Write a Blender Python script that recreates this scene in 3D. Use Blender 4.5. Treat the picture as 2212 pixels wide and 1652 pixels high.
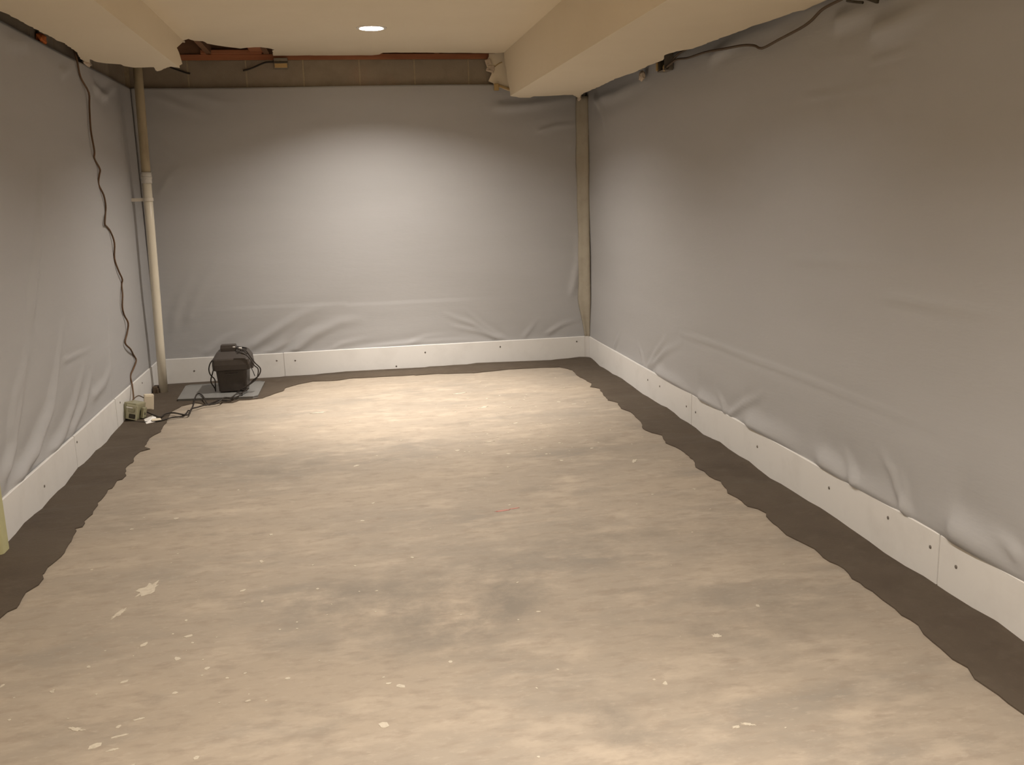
import bpy, bmesh, math, random
import numpy as np
from mathutils import Vector, Matrix
from mathutils.geometry import tessellate_polygon

for o in list(bpy.data.objects):
    bpy.data.objects.remove(o, do_unlink=True)
S = bpy.context.scene
C = S.collection
random.seed(7)

# ------------------------------------------------------------------ camera
CAM_H, F_PX, YAW, PITCH, ROLL = 1.3411, 2016.46, 0.16931, -0.20031, -0.028816
fw = Vector((math.sin(YAW) * math.cos(PITCH), math.cos(YAW) * math.cos(PITCH), math.sin(PITCH)))
rt0 = Vector((math.cos(YAW), -math.sin(YAW), 0))
up0 = rt0.cross(fw)
rt = rt0 * math.cos(ROLL) + up0 * math.sin(ROLL)
up = up0 * math.cos(ROLL) - rt0 * math.sin(ROLL)
cd = bpy.data.cameras.new('camera')
cd.sensor_fit = 'HORIZONTAL'
cd.sensor_width = 36.0
cd.lens = F_PX / 2212 * 36.0
cd.clip_start = 0.02
cam = bpy.data.objects.new('camera', cd)
C.objects.link(cam)
m = Matrix((rt, up, -fw)).transposed().to_4x4()
m.translation = Vector((0, 0, CAM_H))
cam.matrix_world = m
S.camera = cam

# ------------------------------------------------------------------ world (windowless basement) and exposure
w = bpy.data.worlds.new('world')
S.world = w
w.use_nodes = True
w.node_tree.nodes['Background'].inputs[0].default_value = (1.0, 0.9, 0.78, 1)
w.node_tree.nodes['Background'].inputs[1].default_value = 0.0
S.view_settings.view_transform = 'Standard'
S.view_settings.look = 'None'
S.view_settings.gamma = 1
S.view_settings.exposure = 0.13
S.view_settings.use_curve_mapping = False
LAMP_COLOUR = (1.0, 0.915, 0.825)
# the ceiling's recessed lamps: (x, y, watts, bulb recess, bulb width, reflector beam watts); the first one is seen; second and last are unseen, added for ambient light
LAMPS = [(0.232, 6.12, 68.0, 0.050, 0.108, 310.0), (0.24, 3.75, 40.0, 0.052, 0.108, 0.0), (0.25, 1.15, 64.0, 0.048, 0.110, 110.0), (0.25, -1.4, 125.0, 0.030, 0.118, 0.0)]

# ------------------------------------------------------------------ measured layout (metres)
D, XL, XR = 7.272, -1.448, 1.890          # inner faces: back, left, right
Y0 = -3.0                                  # room goes on behind the camera
ZLIN, ZB, ZC, ZRS, ZLS = 2.1455, 0.19, 2.36, 2.03, 2.16


def xl(y):
    return XL - 0.0029 * (y - D)


STRIP = [[-1.213,3.148],[-1.205,3.196],[-1.185,3.222],[-1.186,3.254],[-1.192,3.298],[-1.196,3.354],[-1.172,3.416],[-1.172,3.475],[-1.188,3.516],[-1.185,3.527],[-1.19,3.585],[-1.182,3.622],[-1.177,3.653],[-1.17,3.733],[-1.179,3.82],[-1.179,3.863],[-1.188,3.925],[-1.192,3.988],[-1.206,4.016],[-1.18,4.033],[-1.182,4.082],[-1.192,4.109],[-1.18,4.2],[-1.188,4.291],[-1.198,4.367],[-1.192,4.462],[-1.199,4.563],[-1.185,4.58],[-1.19,4.708],[-1.169,4.725],[-1.165,4.79],[-1.182,4.84],[-1.199,4.963],[-1.193,5.01],[-1.184,5.032],[-1.2,5.138],[-1.19,5.254],[-1.147,5.296],[-1.188,5.35],[-1.196,5.495],[-1.2,5.556],[-1.185,5.628],[-1.162,5.7],[-1.175,5.834],[-1.171,5.934],[-1.187,6.096],[-1.198,6.234],[-1.181,6.308],[-1.159,6.404],[-1.122,6.445],[-1.079,6.481],[-1.0,6.4],[-0.937,6.412],[-0.827,6.41],[-0.79,6.48],[-0.723,6.476],[-0.636,6.504],[-0.576,6.61],[-0.513,6.707],[-0.497,6.823],[-0.418,6.924],[-0.312,7.006],[-0.2,6.983],[-0.114,6.988],[-0.039,7.031],[0.136,7.021],[0.312,7.018],[0.439,7.017],[0.462,6.997],[0.603,7.008],[0.756,6.977],[0.894,6.95],[1.041,6.979],[1.176,7.014],[1.32,7.006],[1.465,6.998],[1.57,6.975],[1.615,6.887],[1.636,6.82],[1.621,6.615],[1.637,6.386],[1.649,6.289],[1.608,6.181],[1.654,6.107],[1.609,5.736],[1.65,5.646],[1.624,5.482],[1.652,5.379],[1.642,5.246],[1.632,5.099],[1.599,4.965],[1.619,4.861],[1.654,4.794],[1.62,4.639],[1.643,4.546],[1.651,4.443],[1.647,4.3],[1.612,4.174],[1.626,4.098],[1.619,4.016],[1.641,3.929],[1.623,3.818],[1.604,3.762],[1.618,3.686],[1.615,3.572],[1.642,3.532],[1.653,3.474],[1.631,3.396],[1.629,3.316],[1.62,3.223],[1.634,3.155],[1.626,3.196],[1.641,3.128],[1.655,3.062],[1.645,2.979],[1.665,2.869],[1.647,2.782],[1.658,2.671],[1.654,2.604],[1.656,2.538],[1.649,2.489],[1.659,2.415],[1.641,2.361],[1.635,2.269],[1.628,2.203],[1.639,2.151],[1.618,2.093],[1.622,2.042],[1.625,2.006],[1.622,1.964],[1.625,1.909]]
CEIL = [[-0.972,6.671],[-0.957,6.578],[-0.912,6.524],[-0.886,6.597],[-0.837,6.616],[-0.824,6.71],[-0.772,6.788],[-0.694,6.869],[-0.634,6.931],[-0.584,6.891],[-0.533,6.872],[-0.491,6.872],[-0.434,6.935],[-0.409,6.977],[-0.424,7.019],[-0.44,7.283],[-0.409,7.306],[-0.386,7.354],[-0.353,7.355],[-0.317,7.309],[-0.27,7.287],[-0.246,7.265],[-0.186,7.255],[-0.138,7.291],[0.056,7.297],[0.229,7.372],[0.269,7.35],[0.317,7.235],[0.343,7.145],[0.413,7.135],[0.658,7.141],[0.792,7.156],[0.929,7.159],[1.108,7.186],[1.175,7.188],[1.237,7.144]]
RS_END = [[1.275,6.942],[1.334,7.078],[1.41,7.087],[1.418,6.989],[1.503,6.982],[1.596,6.944],[1.634,6.916],[1.698,6.923],[1.772,7.094],[1.821,7.201],[1.767,6.962],[1.748,6.802]]
RS_EDGE = [[1.753,6.652],[1.753,6.369],[1.74,5.938],[1.768,5.669],[1.759,5.323],[1.769,5.139],[1.714,4.948],[1.731,4.819],[1.787,4.728],[1.796,4.51],[1.807,4.349],[1.819,4.199],[1.817,4.081],[1.83,4.025],[1.841,3.926],[1.849,3.843],[1.851,3.772],[1.862,3.743],[1.88,3.723],[1.874,3.676],[1.871,3.602],[1.868,3.531]]
LS_EDGE = [[-1.391,4.519],[-1.382,4.581],[-1.38,4.78],[-1.38,5.049],[-1.372,5.183],[-1.378,5.296],[-1.367,5.355],[-1.379,5.603],[-1.386,5.702],[-1.449,6.023],[-1.446,6.101],[-1.44,6.16],[-1.385,5.951],[-1.373,6.065],[-1.335,6.125],[-1.266,6.167],[-1.258,6.249],[-1.218,6.314],[-1.101,6.298],[-1.12,6.493],[-1.085,6.45],[-1.029,6.322],[-0.997,6.282],[-0.953,6.347]]
LS_SIDE = [[6.36,2.162],[6.469,2.201],[6.381,2.255],[6.308,2.275],[6.553,2.342]]
REMN = [[1.326,2.385],[1.136,2.366],[1.135,2.349],[1.124,2.326],[1.109,2.3],[1.122,2.263],[1.156,2.24],[1.137,2.193],[1.126,2.17],[1.16,2.156],[1.181,2.126],[1.226,2.119],[1.29,2.095],[1.328,2.064],[1.46,2.063]]
WIRE_L = [[-1.444,5.844,2.146],[-1.444,5.901,2.058],[-1.445,6.007,1.983],[-1.445,6.024,1.906],[-1.444,5.984,1.773],[-1.444,5.982,1.654],[-1.445,6.014,1.608],[-1.445,6.085,1.551],[-1.445,6.047,1.515],[-1.445,6.044,1.461],[-1.445,6.092,1.399],[-1.445,6.131,1.335],[-1.445,6.118,1.283],[-1.445,6.035,1.227],[-1.445,6.107,1.211],[-1.445,6.185,1.177],[-1.445,6.222,1.105],[-1.445,6.226,1.01],[-1.445,6.263,0.932],[-1.446,6.335,0.871],[-1.446,6.343,0.834],[-1.445,6.288,0.774],[-1.445,6.264,0.7],[-1.445,6.313,0.641],[-1.446,6.352,0.585],[-1.446,6.335,0.523],[-1.445,6.243,0.471],[-1.446,6.336,0.417],[-1.446,6.448,0.362],[-1.446,6.483,0.318],[-1.446,6.38,0.284],[-1.445,6.305,0.245],[-1.445,6.277,0.189],[-1.445,6.326,0.12],[-1.446,6.368,0.065]]
CORD_A = [[-1.438,6.171],[-1.403,6.013],[-1.349,5.97],[-1.281,5.95],[-1.226,5.951],[-1.192,5.986],[-1.159,6.032],[-1.102,6.051],[-1.084,6.122],[-1.085,6.21],[-1.069,6.21],[-1.077,6.379],[-1.092,6.598],[-1.085,6.674],[-1.055,6.62],[-1.019,6.488],[-0.985,6.371],[-0.955,6.404],[-0.919,6.468],[-0.858,6.438],[-0.792,6.439]]
CORD_B = [[-1.351,6.145],[-1.309,6.095],[-1.265,6.036],[-1.224,6.033],[-1.213,6.103],[-1.189,6.134],[-1.15,6.123],[-1.101,6.07],[-1.068,6.041],[-1.054,6.084],[-1.065,6.213],[-1.03,6.262],[-0.987,6.32],[-0.928,6.333],[-0.89,6.374],[-0.88,6.434],[-0.835,6.427],[-0.823,6.514]]
LOOP_1 = [[-0.917,6.72,0.28],[-0.962,6.72,0.249],[-0.991,6.72,0.22],[-1.006,6.72,0.182],[-1.005,6.72,0.148],[-0.994,6.72,0.125],[-0.975,6.72,0.101],[-0.973,6.72,0.067],[-0.975,6.72,0.011]]
LOOP_2 = [[-0.963,6.74,0.204],[-0.976,6.74,0.176],[-0.99,6.74,0.135],[-1.002,6.74,0.099],[-1.002,6.74,0.071],[-0.983,6.74,0.035],[-0.978,6.74,-0.002]]
LOOP_3 = [[-0.792,6.68,0.316],[-0.74,6.68,0.304],[-0.712,6.68,0.261],[-0.683,6.68,0.214],[-0.649,6.68,0.17],[-0.664,6.68,0.123],[-0.704,6.68,0.092],[-0.739,6.68,0.06],[-0.783,6.68,0.04],[-0.806,6.68,0.019],[-0.825,6.68,-0.016]]
LOOP_4 = [[-0.804,6.66,0.303],[-0.753,6.66,0.289],[-0.716,6.66,0.253],[-0.688,6.66,0.201],[-0.663,6.66,0.172],[-0.673,6.66,0.116],[-0.703,6.66,0.084],[-0.748,6.66,0.056],[-0.793,6.66,0.031]]
LOOP_5 = [[-0.714,6.7,0.224],[-0.714,6.7,0.185],[-0.701,6.7,0.144],[-0.693,6.7,0.116]]
WIRE_R = [[1.89,5.291,2.005],[1.89,5.223,2.031],[1.891,5.143,2.035],[1.891,4.981,2.02],[1.891,4.746,2.014],[1.891,4.487,1.994],[1.891,4.273,1.977],[1.891,4.148,1.957],[1.891,4.094,1.939],[1.891,4.039,1.934],[1.891,3.898,1.945],[1.891,3.715,1.958],[1.891,3.621,1.972],[1.891,3.532,1.998],[1.891,3.413,2.006],[1.891,3.317,2.01]]
WIRE_R2 = [[1.89,5.276,2.023],[1.89,5.224,2.046],[1.891,5.136,2.065],[1.891,5.003,2.072],[1.891,4.85,2.077]]
CR_B = [[0.014,0.035,[[-0.814,0.218],[-0.572,0.365],[-0.36,0.483],[-0.2,0.528]]],[0.016,0.04,[[-0.494,0.164],[-0.291,0.318],[-0.097,0.398],[0.073,0.414]]],[0.012,0.03,[[-0.68,0.175],[-0.487,0.264],[-0.352,0.347]]],[-0.01,0.03,[[-0.573,0.179],[-0.387,0.348],[-0.242,0.43]]],[0.01,0.022,[[0.016,0.174],[0.377,0.205],[0.705,0.213],[1.007,0.2]]],[0.01,0.018,[[1.174,0.191],[0.941,0.333],[0.714,0.429]]],[0.009,0.016,[[1.174,0.191],[0.972,0.276],[0.761,0.328]]],[0.008,0.016,[[1.212,0.189],[1.011,0.329],[0.886,0.446]]],[0.022,0.035,[[1.14,1.98],[1.391,1.991],[1.587,2.012],[1.85,2.057]]],[0.012,0.02,[[1.495,1.794],[1.641,1.837],[1.854,1.854]]],[0.01,0.03,[[-1.135,2.131],[-0.979,2.091],[-0.76,2.018]]],[0.01,0.03,[[-1.294,2.113],[-1.114,2.016],[-0.928,1.949]]],[0.007,0.04,[[-1.229,0.446],[-1.111,0.677],[-0.955,0.904]]],[0.007,0.04,[[-1.335,0.382],[-1.243,0.655],[-1.122,0.891]]],[0.006,0.03,[[-1.279,1.793],[-1.209,1.694],[-1.117,1.643]]],[0.006,0.03,[[-1.317,1.402],[-1.24,1.531],[-1.118,1.627]]],[0.008,0.02,[[1.534,0.22],[1.668,0.295],[1.803,0.326]]],[0.006,0.02,[[1.344,0.2],[1.422,0.289],[1.461,0.343]]],[0.01,0.03,[[1.748,0.515],[1.81,0.808],[1.822,1.098]]],[0.01,0.03,[[1.73,1.668],[1.816,1.736],[1.844,1.596]]],[0.006,0.02,[[-0.225,0.159],[-0.079,0.234],[0.136,0.266]]],[0.008,0.03,[[-1.118,0.2],[-0.973,0.309],[-0.832,0.372]]],[0.005,0.02,[[0.42,0.206],[0.567,0.25],[0.787,0.26]]]]
CR_R = [[0.01,0.02,[[5.8,0.18],[5.621,0.317],[5.402,0.445]]],[0.01,0.02,[[5.761,0.187],[5.444,0.352],[5.12,0.459]]],[0.008,0.02,[[5.858,0.176],[5.908,0.261],[5.979,0.313]]],[0.01,0.016,[[6.549,0.201],[6.476,0.27],[6.393,0.333]]],[0.01,0.02,[[4.432,0.176],[4.264,0.274],[4.032,0.381]]],[0.008,0.02,[[4.451,0.179],[4.496,0.236],[4.591,0.278]]],[0.006,0.012,[[5.168,0.506],[4.595,0.529],[4.006,0.526],[3.398,0.528],[3.035,0.529],[2.678,0.522]]],[0.016,0.045,[[5.62,0.188],[5.153,0.199],[4.927,0.179]]],[0.018,0.05,[[4.855,0.179],[4.524,0.179],[4.402,0.17]]],[0.022,0.06,[[4.232,0.187],[3.828,0.204],[3.608,0.193]]],[0.022,0.05,[[3.528,0.216],[3.194,0.191],[2.884,0.197]]],[0.026,0.06,[[2.624,0.23],[2.461,0.219],[2.273,0.226]]],[0.012,0.022,[[2.829,0.185],[2.904,0.26],[2.946,0.311],[3.039,0.372]]],[0.01,0.022,[[2.855,0.19],[2.863,0.273],[2.912,0.344]]],[0.012,0.025,[[3.173,0.189],[3.255,0.267],[3.307,0.296]]],[0.01,0.02,[[2.276,0.247],[2.322,0.272],[2.404,0.286]]],[0.008,0.01,[[3.735,1.686],[3.489,1.679],[3.181,1.674],[2.971,1.673]]],[0.008,0.01,[[3.234,1.763],[3.116,1.766],[2.929,1.773]]],[0.02,0.04,[[3.243,1.864],[3.111,1.868],[3.022,1.874],[2.836,1.898]]],[0.018,0.035,[[3.51,1.944],[3.343,1.948],[3.189,1.935]]],[0.02,0.04,[[7.024,2.038],[6.835,1.922],[6.715,1.767]]],[0.014,0.04,[[6.96,1.999],[6.474,1.982],[5.765,2.006]]],[0.012,0.03,[[4.783,1.981],[4.379,2.031],[3.901,2.002]]],[0.006,0.02,[[3.099,0.936],[2.722,0.944],[2.378,0.942]]],[0.005,0.02,[[3.837,1.022],[3.11,1.06],[2.596,1.059]]]]
CR_L = [[0.014,0.03,[[3.952,0.249],[4.121,0.355],[4.21,0.46],[4.364,0.634]]],[0.016,0.035,[[4.072,0.188],[4.342,0.266],[4.501,0.344],[4.647,0.404],[4.823,0.574]]],[0.014,0.035,[[4.531,0.181],[4.783,0.224],[5.039,0.317],[5.286,0.467]]],[0.01,0.03,[[4.251,0.2],[4.609,0.367],[4.831,0.593],[4.988,0.758]]],[0.01,0.03,[[4.899,0.192],[5.255,0.294],[5.466,0.434]]],[0.008,0.03,[[4.082,0.371],[4.207,0.542],[4.471,0.742]]],[0.006,0.012,[[4.912,0.58],[5.48,0.553]]],[0.006,0.012,[[5.941,0.664],[5.87,0.417],[5.81,0.193]]],[0.01,0.03,[[5.507,2.025],[5.747,2.093],[5.84,2.135]]],[0.012,0.04,[[5.032,2.124],[4.753,2.072],[4.631,2.061]]],[0.01,0.03,[[6.203,2.043],[6.475,2.018],[6.654,2.007]]],[0.008,0.03,[[6.339,1.976],[6.913,2.137],[7.187,2.122]]],[0.008,0.03,[[5.399,0.289],[5.674,0.314],[5.879,0.388]]],[0.01,0.04,[[4.504,0.822],[4.803,1.225],[5.01,1.553]]],[0.008,0.03,[[6.979,1.963],[6.972,1.778],[6.964,1.53]]]]
SEAM_B = [[-1.219,0.554],[-1.016,0.554],[0.394,0.535],[1.241,0.539]]
BB_SEAM_R = [4.939,2.65]
BB_SEAM_B = [-0.531]
BB_SEAM_L = [4.938,5.834]
SCR_R = [[5.732,0.121],[5.493,0.126],[5.02,0.102],[4.874,0.1],[4.062,0.116],[3.377,0.124],[2.951,0.144],[2.696,0.129],[2.557,0.114]]
SCR_B = [[-0.583,0.133],[-0.445,0.126],[0.324,0.035],[0.555,0.132],[1.154,0.143],[1.781,0.15],[-1.195,0.09]]
SCR_L = [[6.599,0.141],[5.943,0.146],[4.973,0.148],[4.402,0.089]]
MARKS = [[-0.77,3.286],[-0.825,3.097],[1.036,2.492],[0.692,6.248],[-0.238,5.942],[1.358,4.358],[0.709,4.932],[0.591,3.789],[0.647,3.805],[-0.774,2.382],[-0.654,2.322],[-0.657,2.261],[0.793,5.777],[-0.621,2.397],[0.931,2.021],[0.895,2.018],[-0.392,3.45],[-0.379,3.738]]


# ------------------------------------------------------------------ materials
def mat(name, base, rough=0.6, spec=0.4, noise=None, bump=None, metal=0.0, trans=0.0, ior=1.45, scale3=None, alpha=None):
    """noise: list of (scale, detail, colour, lo, hi) layers mixed over the base; bump: list of (scale, strength, distance)"""
    M = bpy.data.materials.new(name)
    M.use_nodes = True
    nt = M.node_tree
    N, L = nt.nodes, nt.links
    b = N['Principled BSDF']
    b.inputs['Roughness'].default_value = rough
    b.inputs['Specular IOR Level'].default_value = spec
    b.inputs['Metallic'].default_value = metal
    b.inputs['Transmission Weight'].default_value = trans
    b.inputs['IOR'].default_value = ior
    tc = N.new('ShaderNodeTexCoord')
    src = tc.outputs['Object']
    if scale3:
        mp = N.new('ShaderNodeMapping')
        mp.inputs['Scale'].default_value = scale3
        L.new(src, mp.inputs[0])
        src = mp.outputs[0]
    rgb = N.new('ShaderNodeRGB')
    rgb.outputs[0].default_value = (*base, 1)
    col = rgb.outputs[0]
    for i, (sc, det, c, lo, hi) in enumerate(noise or []):
        n = N.new('ShaderNodeTexNoise')
        n.noise_dimensions = '4D'
        n.inputs['W'].default_value = 3.1 * i + len(name)
        n.inputs['Scale'].default_value = sc
        n.inputs['Detail'].default_value = det
        n.inputs['Roughness'].default_value = 0.62
        L.new(src, n.inputs['Vector'])
        r = N.new('ShaderNodeMapRange')
        r.inputs['From Min'].default_value = lo
        r.inputs['From Max'].default_value = hi
        L.new(n.outputs['Fac'], r.inputs['Value'])
        mx = N.new('ShaderNodeMix')
        mx.data_type = 'RGBA'
        L.new(r.outputs[0], mx.inputs['Factor'])
        L.new(col, mx.inputs['A'])
        mx.inputs['B'].default_value = (*c, 1)
        col = mx.outputs['Result']
    L.new(col, b.inputs['Base Color'])
    prev = None
    for sc, st, di in bump or []:
        n = N.new('ShaderNodeTexNoise')
        n.inputs['Scale'].default_value = sc
        n.inputs['Detail'].default_value = 4
        L.new(src, n.inputs['Vector'])
        bp = N.new('ShaderNodeBump')
        bp.inputs['Strength'].default_value = st
        bp.inputs['Distance'].default_value = di
        L.new(n.outputs['Fac'], bp.inputs['Height'])
        if prev:
            L.new(prev, bp.inputs['Normal'])
        prev = bp.outputs[0]
    if prev:
        L.new(prev, b.inputs['Normal'])
    return M


M = {}
M['floor'] = mat('worn_concrete', (0.332, 0.279, 0.218), 0.68, 0.3,
                 noise=[(0.8, 5, (0.275, 0.240, 0.197), 0.40, 0.68), (2.1, 7, (0.205, 0.185, 0.158), 0.52, 0.78),
                        (5.5, 9, (0.415, 0.350, 0.275), 0.50, 0.74), (3.6, 8, (0.195, 0.168, 0.135), 0.57, 0.80),
                        (15, 8, (0.255, 0.210, 0.165), 0.50, 0.72), (38, 6, (0.40, 0.345, 0.275), 0.56, 0.80)],
                 bump=[(60, 0.12, 0.004), (9, 0.12, 0.01)], scale3=(0.7, 1.7, 1))
M['patch'] = mat('fresh_damp_concrete', (0.085, 0.066, 0.048), 0.75, 0.25,
                 noise=[(3.0, 5, (0.064, 0.048, 0.035), 0.45, 0.75), (14, 6, (0.105, 0.085, 0.064), 0.52, 0.85)],
                 bump=[(90, 0.35, 0.004), (12, 0.25, 0.01)])


def stain(material, spots, colour):
    """old scuffs and smudges: soft-edged dark patches at fixed places on the slab, broken up by noise"""
    nt = material.node_tree
    N, L = nt.nodes, nt.links
    b_ = N['Principled BSDF']
    col = b_.inputs['Base Color'].links[0].from_socket
    tc = N.new('ShaderNodeTexCoord')
    for i, (x, y, rx, ry, ang, amt) in enumerate(spots):
        mp = N.new('ShaderNodeMapping')
        mp.vector_type = 'TEXTURE'
        mp.inputs['Location'].default_value = (x, y, 0)
        mp.inputs['Rotation'].default_value = (0, 0, ang)
        mp.inputs['Scale'].default_value = (rx, ry, 1)
        L.new(tc.outputs['Object'], mp.inputs[0])
        ln = N.new('ShaderNodeVectorMath')
        ln.operation = 'LENGTH'
        L.new(mp.outputs[0], ln.inputs[0])
        fall = N.new('ShaderNodeMapRange')
        fall.interpolation_type = 'SMOOTHSTEP'
        fall.inputs['From Min'].default_value = 1.0
        fall.inputs['From Max'].default_value = 0.15
        L.new(ln.outputs['Value'], fall.inputs['Value'])
        n = N.new('ShaderNodeTexNoise')
        n.inputs['Scale'].default_value = 5.0
        n.inputs['Detail'].default_value = 8
        n.inputs['Roughness'].default_value = 0.68
        L.new(tc.outputs['Object'], n.inputs['Vector'])
        nr = N.new('ShaderNodeMapRange')
        nr.inputs['From Min'].default_value = 0.40
        nr.inputs['From Max'].default_value = 0.62
        nr.inputs['To Max'].default_value = amt
        L.new(n.outputs['Fac'], nr.inputs['Value'])
        mu = N.new('ShaderNodeMath')
        mu.operation = 'MULTIPLY'
        L.new(fall.outputs[0], mu.inputs[0])
        L.new(nr.outputs[0], mu.inputs[1])
        mx = N.new('ShaderNodeMix')
        mx.data_type = 'RGBA'
        L.new(mu.outputs[0], mx.inputs['Factor'])
        L.new(col, mx.inputs['A'])
        mx.inputs['B'].default_value = (*colour, 1)
        col = mx.outputs['Result']
    L.new(col, b_.inputs['Base Color'])


stain(M['floor'], [(0.25, 2.95, 0.75, 0.50, 0.2, 0.75), (0.33, 2.75, 0.45, 0.16, 0.6, 0.6), (0.60, 2.10, 0.10, 0.34, 0.45, 0.75),
                   (-0.15, 3.05, 0.35, 0.25, 0, 0.5), (0.9, 3.3, 0.7, 0.35, 0, 0.5), (-0.35, 4.7, 0.5, 0.16, 0.3, 0.55), (1.15, 2.6, 0.6, 0.4, 0.2, 0.45)], (0.185, 0.163, 0.135))
M['liner'] = mat('grey_plastic_sheet', (0.415, 0.415, 0.422), 0.50, 0.35,
                 noise=[(1.2, 3, (0.395, 0.395, 0.40), 0.4, 0.7)],
                 bump=[(46, 0.10, 0.004), (3, 0.15, 0.02)], scale3=(0.55, 0.55, 2.6))
M['tape'] = mat('beige_seam_tape', (0.37, 0.335, 0.27), 0.5, 0.35, noise=[(9, 4, (0.33, 0.295, 0.235), 0.45, 0.7)],
                bump=[(20, 0.25, 0.01)])
M['base'] = mat('white_plastic_trim', (0.72, 0.71, 0.69), 0.45, 0.4, noise=[(5, 4, (0.634, 0.620, 0.598), 0.5, 0.85)])
M['seam'] = mat('trim_joint_strip', (0.60, 0.58, 0.56), 0.5, 0.3)
M['screw'] = mat('grey_screw_head', (0.20, 0.18, 0.16), 0.4, 0.5, metal=0.4)
M['paint'] = mat('cream_ceiling_paint', (0.80, 0.71, 0.555), 0.85, 0.2, noise=[(2.0, 3, (0.775, 0.685, 0.53), 0.4, 0.7)],
                 bump=[(160, 0.10, 0.003)])
M['gypsum'] = mat('torn_gypsum_core', (0.60, 0.50, 0.40), 0.9, 0.1, noise=[(25, 5, (0.42, 0.32, 0.23), 0.5, 0.75)], bump=[(60, 0.5, 0.01)])
M['block'] = mat('grey_brown_block', (0.310, 0.259, 0.201), 0.9, 0.15,
                 noise=[(6, 6, (0.241, 0.201, 0.155), 0.45, 0.75), (2.2, 4, (0.356, 0.241, 0.172), 0.58, 0.8)], bump=[(120, 0.5, 0.004)])
M['mortar'] = mat('tan_mortar', (0.407, 0.330, 0.231), 0.95, 0.1, noise=[(30, 4, (0.330, 0.270, 0.187), 0.45, 0.75)], bump=[(120, 0.5, 0.004)])
M['wood_red'] = mat('reddish_lumber', (0.42, 0.175, 0.09), 0.75, 0.2,
                    noise=[(4, 6, (0.24, 0.085, 0.04), 0.42, 0.72), (18, 5, (0.42, 0.20, 0.11), 0.58, 0.9)], bump=[(40, 0.2, 0.003)], scale3=(0.25, 1, 3))
M['wood_dark'] = mat('dark_joist_lumber', (0.24, 0.135, 0.08), 0.85, 0.15,
                     noise=[(5, 6, (0.16, 0.09, 0.055), 0.42, 0.72)], bump=[(40, 0.2, 0.003)], scale3=(1, 0.2, 2))
M['jamb'] = mat('greenish_cream_paint', (0.50, 0.48, 0.27), 0.6, 0.3, noise=[(9, 4, (0.44, 0.42, 0.24), 0.45, 0.8)])
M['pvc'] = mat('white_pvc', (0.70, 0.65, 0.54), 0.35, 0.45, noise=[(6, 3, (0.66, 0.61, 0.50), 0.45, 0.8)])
M['pvc_upper'] = mat('stained_pvc', (0.36, 0.30, 0.20), 0.5, 0.35, noise=[(14, 5, (0.25, 0.20, 0.13), 0.45, 0.75)], scale3=(1, 1, 0.4))  # upper pipe length in a darker, mottled tan
M['pvc_fit'] = mat('grey_white_coupling', (0.55, 0.53, 0.49), 0.4, 0.4)
M['strap'] = mat('white_strap', (0.60, 0.56, 0.49), 0.5, 0.3)
M['black'] = mat('black_moulded_plastic', (0.050, 0.041, 0.035), 0.42, 0.4, noise=[(30, 3, (0.057, 0.047, 0.040), 0.4, 0.7)])
M['black_lid'] = mat('dark_grey_lid_plastic', (0.065, 0.056, 0.050), 0.38, 0.45)
M['cord'] = mat('black_cord_rubber', (0.028, 0.022, 0.018), 0.5, 0.35)
M['cord_brown'] = mat('brown_cable_jacket', (0.115, 0.068, 0.038), 0.6, 0.3, noise=[(14, 3, (0.16, 0.08, 0.04), 0.5, 0.75)])
M['cord_grey'] = mat('dull_brown_cable_jacket', (0.105, 0.075, 0.05), 0.6, 0.3)
M['lidplate'] = mat('blue_grey_plastic_lid', (0.205, 0.202, 0.192), 0.35, 0.4, noise=[(6, 3, (0.18, 0.178, 0.17), 0.45, 0.7)])
M['boxgreen'] = mat('greenish_plastic', (0.30, 0.285, 0.18), 0.22, 0.6, noise=[(18, 3, (0.22, 0.21, 0.13), 0.45, 0.7)])
M['boxface'] = mat('pale_olive_cover', (0.42, 0.40, 0.27), 0.18, 0.6)
M['boxdark'] = mat('dark_socket', (0.05, 0.042, 0.028), 0.5, 0.3)
M['cream'] = mat('cream_white_plastic', (0.70, 0.62, 0.48), 0.4, 0.4)
M['white'] = mat('white_paper', (0.80, 0.78, 0.75), 0.7, 0.2)
M['metalbox'] = mat('dull_steel', (0.24, 0.215, 0.18), 0.45, 0.5, metal=0.5, noise=[(20, 4, (0.16, 0.13, 0.10), 0.45, 0.75)])
M['orange'] = mat('orange_foam', (0.62, 0.18, 0.05), 0.8, 0.2, noise=[(40, 4, (0.45, 0.13, 0.04), 0.45, 0.7)])
M['yellow'] = mat('tan_cover_plate', (0.50, 0.35, 0.16), 0.6, 0.3)
M['splash'] = mat('dried_white_paint', (0.50, 0.45, 0.365), 0.6, 0.3, noise=[(60, 3, (0.40, 0.35, 0.28), 0.45, 0.7)])
M['pink'] = mat('pink_spray_paint', (0.46, 0.22, 0.19), 0.8, 0.1)
M['can'] = mat('white_lamp_trim', (0.85, 0.82, 0.76), 0.35, 0.4)
M['wallpaint'] = mat('cream_wall_paint', (0.62, 0.56, 0.44), 0.8, 0.2)
M['tar'] = mat('dark_void_board', (0.02, 0.016, 0.012), 0.9, 0.1)


# ------------------------------------------------------------------ helpers
def link(name, me, parent=None):
    o = bpy.data.objects.new(name, me)
    C.objects.link(o)
    if parent is not None:
        o.parent = parent
    return o


def tag(o, label=None, cat=None, group=None, kind=None):
    for k, v in (('label', label), ('category', cat), ('group', group), ('kind', kind)):
        if v:
            o[k] = v
    return o


def thing(name, label, cat, loc, group=None):
    o = link(name, None)
    o.location = loc
    return tag(o, label, cat, group)


def wloc(o):
    v = Vector((0, 0, 0))
    while o is not None:
        v += o.location
        o = o.parent
    return v


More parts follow.
